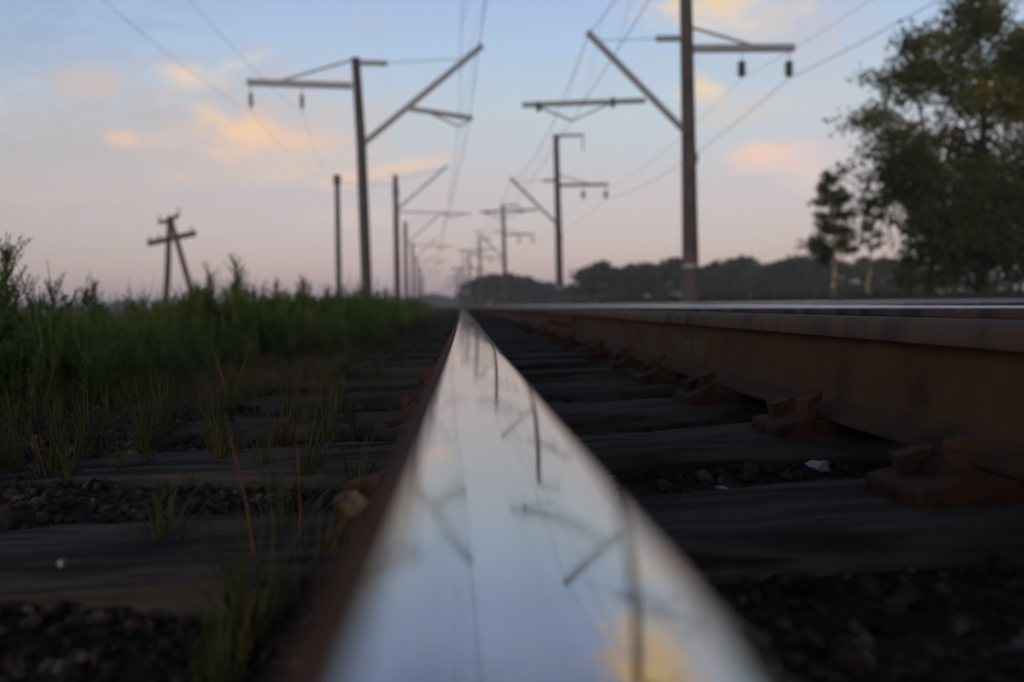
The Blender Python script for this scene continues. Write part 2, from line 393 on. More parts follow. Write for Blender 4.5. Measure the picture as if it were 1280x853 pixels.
# ------------------------------------------------------------------ sleepers with tie plates and spikes
def sleeper_mesh(seed):
    rg = np.random.default_rng(seed)
    nx, L, w, h = 40, 3.3, .235, .17
    ring = [(-w/2+.012,h/2),(-w/4,h/2+.002),(0,h/2),(w/4,h/2+.001),(w/2-.012,h/2),(w/2,h/2-.014),(w/2,0),(w/2,-h/2),(-w/2,-h/2),(-w/2,0),(-w/2,h/2-.014)]
    n = len(ring); V = []; Fs = []
    ph = rg.uniform(0, 6, n)
    for i in range(nx+1):
        x = -.88+L*i/nx
        end = 1-.12*math.exp(-min(i, nx-i)*1.5)*rg.uniform(.3, 1)
        for k, (y, z) in enumerate(ring):
            jy = .004*math.sin(x*5+ph[k])+rg.normal(0, .0018); jz = (.0035*math.sin(x*6.3+ph[k]*2)+rg.normal(0, .0022)) if z > 0 else 0
            V.append((x+(rg.normal(0, .012) if i in (0, nx) else 0), y*end+jy, z*(end if z > 0 else 1)+jz-h/2))
    for i in range(nx):
        for k in range(n):
            k2 = (k+1) % n; Fs.append((i*n+k, (i+1)*n+k, (i+1)*n+k2, i*n+k2))
    me = bpy.data.meshes.new('sleeper'); me.from_pydata(V, [], Fs+[tuple(range(n)), tuple(nx*n+k for k in range(n))[::-1]]); me.update()
    bm = bmesh.new(); bm.from_mesh(me); bmesh.ops.recalc_face_normals(bm, faces=bm.faces[:]); bm.to_mesh(me); bm.free()
    me.polygons.foreach_set('use_smooth', np.ones(len(me.polygons), bool)); me.set_sharp_from_angle(angle=R(35))
    me.materials.append(wood)
    return me
sl_meshes = [sleeper_mesh(s) for s in range(6)]
CANT = .024
def spike_mesh(parent, x, y, z, hgt, rz, lean):
    mb = MB()
    M = Matrix.Rotation(rz, 3, 'Z')
    mb.box((x, y, z+hgt/2-.01), (.022, .020, hgt+.02), M, 1.15)
    top_ = [Vector(q) for q in ((-.014,-.017,0),(.030,-.014,.006),(.030,.014,.006),(-.014,.017,0),(-.018,-.021,.012),(.040,-.013,.026),(.040,.013,.026),(-.018,.021,.012))]
    V = [M @ Vector((q.x*.80, q.y*.85, q.z*.95))+Vector((x, y, z+hgt-.006)) for q in top_]
    mb.add(V, [(0,3,2,1),(4,5,6,7),(0,1,5,4),(1,2,6,5),(2,3,7,6),(3,0,4,7)])
    o = mb.build('spike', rust, parent, bevel=.002); return o
def tie_plate(parent, xc, zfoot, zs, rg, pm, ext):
    mb = MB(); w = rg.uniform(.058,.072); lo = -ext-rg.uniform(0,.012); hi = ext
    # profile across the rail: flat wings, raised shoulders that hold the rail foot
    prof = [(lo, .006), (lo+.012, .010), (-.105, .016), (-.094, .030), (-.084, .037), (-.078, .034), (-.0765, .018), (.0765, .018), (.078, .034), (.084, .037), (.094, .030), (.105, .016), (hi-.012, .010), (hi, .006)]
    base = zfoot-.018-zs
    n = len(prof); V = []
    for y in (-w, w):
        V += [(xc+x, y, base+z) for x, z in prof]+[(xc+hi, y, CANT*(xc+hi)-.004), (xc+lo, y, CANT*(xc+lo)-.004)]
    m_ = n+2
    mb.add(V, [tuple(range(m_)), tuple(range(m_, 2*m_))]+[(k, (k+1) % m_, m_+(k+1) % m_, m_+k) for k in range(m_)])
    p = mb.build('tie_plate', pm, parent, bevel=.004)
    for sx in (-1, 1):
        spike_mesh(p, xc+sx*.088, rg.uniform(-.05,-.02), base+.03, rg.uniform(.012,.026), (0 if sx < 0 else math.pi)+rg.uniform(-.5,.5), 0)
        spike_mesh(p, xc+sx*.112, rg.uniform(.015,.045), base+.006, rg.uniform(.018,.028), (0 if sx < 0 else math.pi)+rg.uniform(-.7,.7), 0)
    return p
ORD = 'first second third fourth fifth sixth seventh eighth ninth tenth eleventh twelfth thirteenth fourteenth fifteenth sixteenth'.split()
NDET = 16
def z_sl(x): return -.2560+CANT*x
y = .915; protos = []
for i in range(120):
    yc = y+random.uniform(-.02, .02); y += .5+random.uniform(-.012, .012)
    rot = random.uniform(-.012, .012)
    x0 = cv(yc)+random.uniform(-.05, .03)
    if i < NDET:
        e = empty('sleeper', (x0, yc, z_sl(0)), None, 'sleeper', 'timber sleepers under the rails')
        e['label'] = f'{ORD[i]} dark timber sleeper counted from the camera, with rusty tie plates' if i else 'nearest wide dark timber sleeper, low in the photo and blurred'
        o = link('timber', sl_meshes[i % 6], None, e)
        rg = np.random.default_rng(i+50)
        for xc, zf, pm, ext in ((.010, -HZ-.180, rust, .118), (.70, -.210, rust_red, .138), (1.555, -.2062, rust, .138)):
            tie_plate(e, xc, zf, z_sl(0), rg, pm, ext)
        e.rotation_euler = (0, 0, rot)
        for ch in e.children:
            if ch.name.startswith('timber'): ch.rotation_euler = (0, -math.atan(CANT), 0)
    else:
        e = link('sleeper', sl_meshes[i % 6]); e.location = (x0, yc, z_sl(0)); e.rotation_euler = (0, -math.atan(CANT), rot)
        near = i < 45
        tag(e, 'dark timber sleeper in the middle distance, one narrow dark band among many' if near else 'far timber sleeper where the track narrows to a line', 'sleeper', 'timber sleepers under the rails')

# ------------------------------------------------------------------ loose stones of their own
def one_stone(name, px, py, Y, size, mat, label, squash=.7, seed=1):
    V, Fs = stone_proto(np.random.default_rng(seed), 3)
    V = V*(1+.22*np.sin(V[:,[1]]*5+seed)*np.sin(V[:,[0]]*4.3+V[:,[2]]*3))
    me = np_mesh(name, V*np.array([1,1,squash])*size, Fs, True)
    o = link(name, me, mat); p = at(px, py, Y); o.location = p
    return tag(o, label, 'stone')
one_stone('stone', 1022, 583, 1.13, .017, white_stone, 'small white stone on the gravel beside the rusty rail', .6, 3)
p_tan = one_stone('stone', 438, 634, .82, .0165, tan_stone, 'pale tan lump of stone against the left side of the polished rail', .75, 5)
one_stone('stone', 75, 704, .80, .005, white_stone, 'little grey white pebble at the far left on the nearest sleeper', .6, 8)
one_stone('stone', 905, 613, 1.03, .010, white_stone, 'tiny pale pebble on the gravel between the polished and rusty rails', .6, 11)

# ------------------------------------------------------------------ weeds, grass
def quad_leaf(p, az, el, L, W, rg):
    d = np.array([math.cos(az)*math.cos(el), math.sin(az)*math.cos(el), math.sin(el)])
    s = np.array([-math.sin(az), math.cos(az), 0]); up = np.cross(s, d)
    return [p, p+d*L*.45+s*W+up*L*.06, p+d*L-np.array([0,0,L*.12]), p+d*L*.45-s*W+up*L*.06]
def weed_proto(rg, h, leaves, ll, lw, spike=.3, branches=4, lean=.1, bushy=1):
    V = []; Fq = []
    def stem(p0, p1, r):
        b = len(V)
        for p, rr in ((p0, r), (p1, r*.5)):
            for k in range(3): V.append(p+np.array([math.cos(k*2.09)*rr, math.sin(k*2.09)*rr, 0]))
        for k in range(3): Fq.append((b+k, b+(k+1) % 3, b+3+(k+1) % 3, b+3+k))
    def leaf(*a):
        b = len(V); V.extend(quad_leaf(*a, rg)); Fq.append((b, b+1, b+2, b+3))
    ld = rg.normal(0, lean, 2)
    path = lambda t: np.array([ld[0]*t*t*h, ld[1]*t*t*h, t*h])
    for i in range(4): stem(path(i/4), path((i+1)/4), .004*h/.5*(1-i*.15))
    for i in range(leaves):
        t = .05+.8*(i/leaves); az = i*2.4+rg.normal(0, .3)
        leaf(path(t), az, rg.uniform(.1, .9), ll*(1-.55*t)*rg.uniform(.7, 1.25), lw*(1-.4*t)*rg.uniform(.7, 1.2))
    for bn in range(branches):
        t = rg.uniform(.35, .85); az = rg.uniform(0, 6.28); bl = h*rg.uniform(.12, .34)*(1.15-t*.65); el = rg.uniform(.8, 1.35)
        p0 = path(t); d = np.array([math.cos(az)*math.cos(el), math.sin(az)*math.cos(el), math.sin(el)])
        stem(p0, p0+d*bl, .002*h/.5)
        nl = int((10+8*spike)*bushy)
        for i in range(nl):
            u = (i+1)/nl; leaf(p0+d*bl*u, i*2.4, rg.uniform(.2, 1.1), ll*.6*(1.15-.7*u)*rg.uniform(.5, 1.3), lw*.62)
    ns = int(40*spike)
    for i in range(ns):
        t = 1-spike+spike*i/ns; leaf(path(min(t, 1)), i*2.4, rg.uniform(.4, 1.2), ll*.3*(1.3-t*.6), lw*.42)
    return np.array(V), np.array(Fq)
def tuft_proto(rg, h, blades, spread, w=.004):
    V = []; Fq = []
    for _ in range(blades):
        az = rg.uniform(0, 6.28); out = rg.uniform(.1, 1)*spread; hh = h*rg.uniform(.45, 1.1); r0 = rg.uniform(0, .25)*spread
        d = np.array([math.cos(az), math.sin(az), 0]); s = np.array([-d[1], d[0], 0])
        b = len(V)
        for i in range(5):
            t = i/4; p = d*(r0+out*t**1.8)+np.array([0,0,hh*(t-.18*t**3*out/spread)]); ww = w*(1-t*.9)
            V.extend([p+s*ww, p-s*ww])
        for i in range(4): Fq.append((b+2*i, b+2*i+1, b+2*i+3, b+2*i+2))
    return np.array(V), np.array(Fq)
WP = [weed_proto(RNG, 1, 46, .15, .018, .34, 6) for _ in range(4)] + [weed_proto(RNG, 1, 60, .11, .014, .30, 9, .15) for _ in range(4)] + [weed_proto(RNG, 1, 34, .22, .034, .22, 4), weed_proto(RNG, 1, 26, .28, .045, .15, 3), weed_proto(RNG, 1, 44, .18, .028, .3, 6)]
TP = [tuft_proto(RNG, 1, 26, .55, .012) for _ in range(4)]
def weeds():
    pos = []; sc = []; pk = []
    def put(n, x0, x1, y0, y1, s0, s1, tuft=.14, p=1.):
        for _ in range(n):
            y = y0+(y1-y0)*RNG.random()**p
            edge = -1.30+.52*min(1, max(0, (y-2.6)/2.6))-.14*math.sin(y*1.7)-.10*math.sin(y*4.3+1)
            x = edge+(x0-edge)*RNG.random()**1.15 if x0 < edge else edge
            X = x+cv(y)
            e = min(1, (.42 if y > 3.2 else .60)+abs(x-edge)*.60)*(.85+.3*math.sin(x*2.1+y*.8)*math.sin(y*1.3-x))
            s = RNG.uniform(s0, s1)*e
            pos.append((X, y, float(gz(np.array(X), np.array(y)))-.01)); sc.append(s)
            pk.append(11+RNG.integers(0, 4) if RNG.random() < tuft else RNG.integers(0, 11))
    put(2900, -5.0, 0, 1.75, 6, .30, .54)
    put(2200, -7.0, 0, 6, 16, .42, .76, p=1.2)
    put(1200, -9.0, 0, 15, 45, .5, .88, p=1.2)
    put(700, -30, 0, 10, 70, .55, .95)
    put(1100, -2.4, 0, 1.62, 3.3, .20, .38, .06)
    n = len(pos)
    scatter_mesh('weeds', WP+TP, np.array(pos), np.array(sc), RNG.uniform(0, 6.28, n), RNG.normal(0, .10, (n, 2)), pk, weed_m, kind='stuff')
weeds()
def ground_tufts():
    pos = []; sc = []; pk = []
    for _ in range(800):       # short grass creeping onto the ballast shoulder
        y = 1.3+10*RNG.random()**1.4; x = -1.35+1.1*RNG.random()**1.7+cv(y)
        pos.append((x, y, float(gz(np.array(x), np.array(y)))-.005)); sc.append(RNG.uniform(.05, .17)); pk.append(RNG.integers(0, 4))
    for _ in range(50):
        y = 1.5+6*RNG.random(); x = RNG.uniform(.1, .62)
        pos.append((x, y, float(gz(np.array(x), np.array(y)))-.005)); sc.append(RNG.uniform(.03, .07)); pk.append(RNG.integers(0, 4))
    for _ in range(700):       # grass on the bank beyond the second track
        y = 8+50*RNG.random()**1.3; x = RNG.uniform(9.2, 13)+cv(y)
        pos.append((x, y, float(gz(np.array(x), np.array(y)))-.01)); sc.append(RNG.uniform(.1, .28)); pk.append(RNG.integers(0, 4))
    n = len(pos)
    scatter_mesh('grass', TP, np.array(pos), np.array(sc), RNG.uniform(0, 6.28, n), RNG.normal(0, .1, (n, 2)), pk, grass_m, kind='stuff')
    pos = []; sc = []; pk = []
    for _ in range(900):
        y = 2.55+1.7*RNG.random()**1.2; x = -1.5+1.1*RNG.random()**1.4
        pos.append((x, y, float(gz(np.array(x), np.array(y)))-.01)); sc.append(RNG.uniform(.03, .10)); pk.append(RNG.integers(0, 4))
    n = len(pos)
    scatter_mesh('dry_grass', TP, np.array(pos), np.array(sc), RNG.uniform(0, 6.28, n), RNG.normal(0, .25, (n, 2)), pk, straw_m, kind='stuff')
ground_tufts()
def plant(name, px, Y, h, label, cat, proto, mat, X=None, z=None, rot=None, group=None):
    x = at(px, 400, Y).x if X is None else X
    zz = float(gz(np.array(x), np.array(Y)))-.01 if z is None else z
    V, Fq = proto
    o = link(name, np_mesh(name, V*h, Fq), mat); o.location = (x, Y, zz); o.rotation_euler = (0, 0, random.uniform(0, 6) if rot is None else rot)
    return tag(o, label, cat, group)
# weeds that stand out against the sky
def stalk(rg): return weed_proto(rg, 1, 50, .08, .009, .5, 14, .05, 1.8)
for px, Y, h, lb in ((6, 3.1, .66, 'tall bushy weed standing up at the left edge of the photo'),
                     (52, 3.3, .54, 'slim weed spike next to the tall weed at the left edge'),
                     (72, 3.4, .57, 'taller slim weed spike against the sky left of the leaning pole'),
                     (118, 3.9, .54, 'short weed spike between the left edge and the leaning pole')):
    plant('weed_stalk', px, Y, h, lb, 'weed', stalk(RNG) if px > 10 else weed_proto(RNG, 1, 120, .08, .008, .5, 40, .03, 2.), weed_m, group='tall weeds')
for px, Y, h, lb in ((262, 6.2, .74, 'bushy weed clump right of the leaning wooden pole, its left half'),
                     (299, 6.0, .76, 'bushy weed clump right of the leaning wooden pole, its right half'),
                     (345, 7.0, .62, 'thin feathery weed between the bushy clump and the left concrete masts'),
                     (385, 8.0, .66, 'feathery weed just left of the bare concrete mast')):
    plant('weed_bush', px, Y, h, lb, 'weed', weed_proto(RNG, 1, 90, .07, .008, .4, 46, .06, 1.8), weed_m, group='tall weeds')
# blurred grass in front, left of the polished rail
for px, Y, h, lb, mt, nb in ((300, .72, .16, 'blurred green grass tuft low in front, widest of the tufts', grass_m, 46),
                         (255, .62, .12, 'blurred dim grass tuft lowest and farthest left of the front tufts', grass_m, 36),
                         (345, .98, .15, 'dim brownish grass tuft just behind the widest front tuft', grass_m, 40),
                         (190, .95, .13, 'dim grass tuft on the nearest sleeper edge at the left', grass_m, 34),
                         (415, .62, .10, 'low dark tuft under the edge of the polished rail at the bottom', grass_m, 30),
                         (385, .80, .17, 'blurred green grass tuft closest to the tan stone', grass_m, 34),
                         (440, 1.25, .12, 'small green tuft beside the polished rail, behind the tan stone', grass_m, 26),
                         (445, 1.75, .12, 'small tuft on the gravel by the third sleeper', grass_m, 20),
                         (470, 2.62, .11, 'fine grass tuft beyond the fourth sleeper near the rail', grass_m, 30)):
    plant('grass_tuft', px, Y, 1, lb, 'grass tuft', tuft_proto(RNG, h, nb, h*.65, .0022), mt, group='grass tufts beside the rail')
def dry_stalk(px, py0, px1, py1, Y, r, label):
    a = at(px, py0, Y); b = at(px1, py1, Y*1.02); mb = MB(); m_ = (a+b)/2+Vector((r*2, 0, 0))
    mb.tube([a, m_, b], [r, r*.9, r*.6], 5)
    e = empty('dry_stalk', a, label, 'dry stalk', 'dry stalks beside the track')
    o = mb.build('stem', straw_m, e); o.matrix_parent_inverse = Matrix.Translation(-a)
    V, Fq = weed_proto(RNG, 1, 4, .25, .03, .9, 0, .02)
    L = (b-a).length*.45
    s = link('seed_head', np_mesh('seed_head', V*L, Fq), straw_m, e); s.location = (b-a)*.72
    d = (b-a).normalized(); s.rotation_euler = d.to_track_quat('Z', 'Y').to_euler()
dry_stalk(283, 497, 268, 442, 2.35, .0022, 'straight pale dry stalk leaning left over the ballast')
dry_stalk(290, 497, 312, 432, 2.45, .0020, 'pale dry stalk leaning right beside the straight one')
dry_stalk(322, 720, 288, 545, .84, .0016, 'blurred straw coloured stalk in front of the sleepers on the left')
dry_stalk(372, 720, 372, 560, .90, .0016, 'blurred reddish upright stalk nearer to the tan stone')

# ------------------------------------------------------------------ catenary masts
def build_mast_left():
    D = 38.4; base = Vector((-122*D/F, D, -1.0))
    P = lambda px, py: at(px, py, D)-base
    e = empty('catenary_mast', base)
    mast_px = [(459.6, 392), (452, 180), (444.5, 73)]
    mb = MB(); mb.tube([Vector((P(459.6,392).x, 0, 0)), P(459.6,392), P(451.5,180), P(444.5,73)], [.27,.265,.235,.20], 14); mb.build('pole', concrete, e, 50)
    mb = MB(); mb.beam(P(440,107.5), P(309,103), .20, .28); mb.build('crossarm', steelgrey, e)
    mb = MB(); mb.tube([P(441,75), P(352,101)], .05, 6); mb.build('tie_rod', steelgrey, e)
    mb = MB(); mb.beam(P(446,78.5), P(484,79.5), .16, .22); mb.build('top_arm', steelgrey, e)
    mb = MB(); mb.beam(P(454,180), P(603,57), .22, .24); mb.build('cantilever', steelgrey, e)
    mb = MB(); mb.tube([P(484,79), P(574,74)], .018, 5); mb.build('stay_wire', wire_m, e)
    mb = MB(); mb.beam(P(512,136), P(591,148), .16, .22); mb.build('registration_arm', steelgrey, e)
    mb = MB(); mb.tube([P(538,142), P(573,158)], .04, 5); mb.tube([P(590,149), P(573,158)], .035, 5); mb.build('steady_arm', wire_m, e)
    return e, [ins(e, P(313,106), 1.25), ins(e, P(377,108), 1.25)], P(598,62), P(573,159), D, base
def ins(e, top_, L):
    mb = MB(); mb.tube([top_, top_-Vector((0,0,.35*L))], .02, 5)
    z = top_.z-.33*L
    for k in range(4):
        mb.tube([(top_.x, top_.y, z), (top_.x, top_.y, z-.05*L), (top_.x, top_.y, z-.11*L)], [.05,.13,.05], 9); z -= .125*L
    mb.tube([(top_.x, top_.y, z), (top_.x, top_.y, top_.z-L)], .02, 5)
    o = mb.build('insulator', glass_dark, e, 40); return top_-Vector((0,0,L))
def build_mast_second():
    D = 72.4; base = Vector((at(498, 390, D).x, D, -1.0)); e = empty('catenary_mast', base, None, 'mast', 'overhead line masts on the left')
    P = lambda px, py: at(px, py, D)-base
    mb = MB(); mb.tube([Vector((P(498,390).x, 0, 0)), P(497.6,385), P(494.5,219)], [.30,.295,.22], 12); mb.build('pole', concrete, e, 50)
    mb = MB(); q = P(495,240); mb.tube([q-Vector((0,0,.35)), q+Vector((0,0,.35))], .285, 10); mb.build('band', wire_m, e, 50)
    mb = MB(); mb.beam(P(496,263), P(560,207), .14, .17); mb.build('cantilever', steelgrey, e)
    mb = MB(); mb.beam(P(497,265), P(589,267.5), .10, .13); mb.build('registration_arm', steelgrey, e)
    mb = MB(); mb.tube([P(549,266), P(566,273)], .04, 5); mb.tube([P(580,267), P(566,273)], .035, 5); mb.build('steady_arm', wire_m, e)
    mb = MB(); mb.tube([P(495,224), P(556,211)], .022, 5); mb.build('stay_wire', wire_m, e)
    return e
def build_mast_right():
    D = 26.0; base = Vector((at(863.4, 370, D).x, D, -.32))
    P = lambda px, py: at(px, py, D)-base
    e = empty('catenary_mast', base)
    mb = MB(); t0 = P(863.6,372); t1 = P(856,-75)
    mb.tube([(t0.x, 0, 0), t0, P(860.5,160), t1], [.285,.28,.23,.19], 14); mb.build('pole', concrete, e, 50)
    mb = MB(); mb.beam(P(862,61), P(993,60), .18, .22); mb.build('crossarm', steelgrey, e)
    mb = MB(); mb.tube([P(862,34), P(948,59)], .045, 6); mb.build('tie_rod', steelgrey, e)
    mb = MB(); mb.beam(P(820,48.5), P(858,48), .14, .17); mb.build('top_arm', steelgrey, e)
    mb = MB(); mb.tube([P(821,48.5), P(748,51)], .014, 5); mb.build('stay_wire', wire_m, e)
    mb = MB(); mb.beam(P(857,165), P(734,40), .16, .17); mb.build('cantilever', steelgrey, e)
    mb = MB(); mb.beam(P(653,131.5), P(807,126), .12, .15); mb.build('registration_arm', steelgrey, e)
    mb = MB(); mb.tube([P(673,134), P(715,151)], .03, 5); mb.tube([P(767,128), P(715,151)], .025, 5); mb.build('steady_arm', wire_m, e)
    mb = MB()
    for q in ((673,133),(766,128)): mb.tube([P(q[0],q[1]-6), P(q[0],q[1]), P(q[0],q[1]+7)], [.05,.10,.05], 8)
    mb.build('clamp', wire_m, e)
    mb = MB(); mb.beam(P(856,-72), P(930,-73), .14, .18); mb.beam(P(926,-72), P(928,-30), .08, .08); mb.build('top_bracket', steelgrey, e)
    mb = MB(); c = P(869,198); mb.box(c, (.16,.2,.32)); mb.build('switch_box', steelgrey, e, bevel=.02)
    mb = MB(); mb.tube([P(862.7,333)-Vector((0,0,.06)), P(862.7,333)+Vector((0,0,.06))], .285, 14); mb.build('band', steelgrey, e, 50)
    return e, [ins2(e, P(927,62), .95), ins2(e, P(986,62), .95)], P(736,43), P(715,151), D, base
def ins2(e, top_, L):
    mb = MB(); mb.tube([top_, top_-Vector((0,0,.42*L))], .014, 5); z = top_.z-.40*L
    for k in range(3):
        mb.tube([(top_.x, top_.y, z), (top_.x, top_.y, z-.09*L), (top_.x, top_.y, z-.19*L)], [.06,.17,.07], 10); z -= .17*L
    mb.tube([(top_.x, top_.y, z), (top_.x, top_.y, top_.z-L)], .02, 5)
    mb.build('insulator', glass_dark, e, 40); return top_-Vector((0,0,L))
eL, insL, msgL, conL, DL, bL = build_mast_left()
eR, insR, msgR, conR, DR, bR = build_mast_right()
tag(eL, 'tall grey concrete mast, nearest on the left, its cantilever reaching right', 'mast', 'overhead line masts on the left')
tag(eR, 'thick dark concrete mast, nearest on the right, rising out of the frame', 'mast', 'overhead line masts on the right')
def heading(Y): return math.atan(-(cv(Y+1)-cv(Y-1))/2)
YL = [38.4, 72.4, 111, 148, 192, 244, 300]
YR = [26.0, 55.4, 93.6, 138, 178, 216, 254, 292]
far_lab = {1: 'second concrete mast of the left row, dark banded near its top, behind the tallest', 2: 'third mast of the left row, close behind the second', 3: 'fourth mast of the left row, half hidden among the far masts'}
far_labR = {1: 'pale concrete mast in front of the gap in the treeline, second on the right', 2: 'third mast of the right row, left of the pale one before the hedge', 3: 'small fourth mast of the right row over the low wood'}
posL = []; posR = []
for lst, src, b0, src_y, labs, out, side in ((YL, eL, bL, 38.4, far_lab, posL, 'left'), (YR, eR, bR, 26.0, far_labR, posR, 'right')):
    off0 = b0.x-cv(src_y)
    for i, yy in enumerate(lst):
        if i and side == 'left':
            if i == 1: e = second = build_mast_second()
            else: e = copy_tree(second)
        else: e = src if i == 0 else copy_tree(src)
        loc = Vector((off0+cv(yy), yy, b0.z))
        e.location = loc; rz = 0 if i == 0 else heading(yy)-heading(src_y); e.rotation_euler = (0, 0, rz if not (side == 'left' and i) else heading(yy)-heading(72.4))
        if i: e['label'] = labs.get(i, f'tiny far mast of the {side} row near the vanishing point')
        out.append((loc, rz))
# bare mast left of the row
def bare_mast():
    D = 72.0; b = Vector((at(424, 390, D).x, D, -1.1)); e = empty('bare_mast', b, 'plain concrete mast without arms, left of the tallest left mast', 'mast')
    P = lambda px, py: at(px, py, D)-b
    mb = MB(); mb.tube([(P(424,390).x, 0, 0), P(421.4,224)], [.27,.22], 12); mb.build('pole', concrete, e, 50)
    mb = MB(); q = P(421.3,226); mb.tube([q-Vector((0,0,.35)), q+Vector((0,0,.5))], .33, 10); mb.build('cap', wire_m, e, 50)
    w = MB(); w.tube([at(422,229,D), at(494,231,72.4)], .02, 4)
    tag(w.build('cross_wire', wire_m), 'thin level wire between the bare mast and the second left mast', 'wire')
bare_mast()

# ------------------------------------------------------------------ overhead wires, each continuous along its row of masts
def wire(anchor, places, sag, r, label, first_y, name='overhead_wire', group=None, lift=0):
    pts = []
    A = [Matrix.Rotation(rz, 3, 'Z') @ anchor + loc for loc, rz in places]
    span = A[1]-A[0]; A = [A[0]+Vector((-span.x*.0, -(span.y), 0))+Vector((-(cv(A[0].y)), 0, 0))*.0]+A
    A[0].x = A[1].x - (cv(A[1].y)-cv(max(A[0].y, 0)))
    for a, b in zip(A[:-1], A[1:]):
        for k in range(12):
            t = k/12; p = a.lerp(b, t); p.z -= sag*4*t*(1-t); pts.append(p)
    pts.append(A[-1])
    mb = MB(); mb.tube(pts, r, 5); o = mb.build(name, wire_m)
    return tag(o, label, 'wire', group), pts
def droppers(o, mp, cp, r):
    mb = MB()
    for i in range(0, min(len(mp), 60)):
        if i % 2: mb.tube([mp[i], Vector((cp[i].x, mp[i].y, cp[i].z))], r, 3, False)
    mb.build('dropper', wire_m, o)
bmq = at(421.5,226,72.0)
FEED = [posL[0], (bmq-insL[0], 0)]; FEED2 = [posL[0], (bmq-insL[1]-Vector((0,0,.5)), 0)]
wire(insL[0], FEED, .9, .007, 'outer left feeder wire hanging from the end of the left crossarms', 0, 'feeder_wire', 'overhead wires')
wire(insL[1], FEED2, .9, .007, 'inner left feeder wire hanging from the middle of the left crossarms', 0, 'feeder_wire', 'overhead wires')
wire(insR[0], posR, .7, .006, 'inner right feeder wire on the insulators close to the right masts', 0, 'feeder_wire', 'overhead wires')
wire(insR[1], posR, .7, .012, 'outer right feeder wire running up to the top edge by the trees', 0, 'feeder_wire', 'overhead wires')
m1, mp1 = wire(msgL, posL, 1.1, .018, 'sagging messenger wire from the tips of the left cantilevers', 0, 'messenger_wire', 'overhead wires')
c1, cp1 = wire(conL, posL, .12, .009, 'contact wire over the foreground track, below the left cantilevers', 0, 'contact_wire', 'overhead wires')
m2, mp2 = wire(msgR, posR, 1.1, .013, 'sagging messenger wire from the tips of the right cantilevers', 0, 'messenger_wire', 'overhead wires')
c2, cp2 = wire(conR, posR, .12, .010, 'contact wire over the second track, below the right cantilevers', 0, 'contact_wire', 'overhead wires')
droppers(m1, mp1, cp1, .007); droppers(m2, mp2, cp2, .005)

# ------------------------------------------------------------------ leaning A-frame telegraph pole
def telegraph():
    D = 45.0; b = Vector((at(222, 392, D).x, D, -1.1)); e = empty('telegraph_pole', b, 'old leaning wooden A-frame pole with two crooked crossbars among the weeds', 'pole')
    P = lambda px, py: at(px, py, D)-b
    mb = MB(); mb.tube([P(206,395), P(209.5,345), P(212,270)], [.17,.165,.13], 10); mb.build('post', pole_wood, e, 50)
    mb = MB(); mb.tube([P(247,392), P(235,350), P(213.5,274)], [.17,.16,.12], 10); mb.build('post', pole_wood, e, 50)
    mb = MB(); mb.beam(P(186,305)-Vector((0,.15,0)), P(246,292)-Vector((0,.15,0)), .16, .30); mb.build('crossbar', pole_wood, e)
    mb = MB(); mb.beam(P(199,278.5)-Vector((0,.13,0)), P(215,277)-Vector((0,.13,0)), .15, .2); mb.beam(P(212,279)-Vector((0,.29,0)), P(226,269)-Vector((0,.29,0)), .14, .18); mb.build('crossbar', pole_wood, e)
    for px, py in ((189,303),(200,300),(241,291),(225,267.5),(201,276)):
        mb = MB(); p = P(px, py)-Vector((0,.15,0)); mb.tube([p-Vector((0,0,.05)), p+Vector((0,0,.14)), p+Vector((0,0,.26)), p+Vector((0,0,.32))], [.02,.03,.055,.03], 7); mb.build('insulator', glass_dark, e)
telegraph()

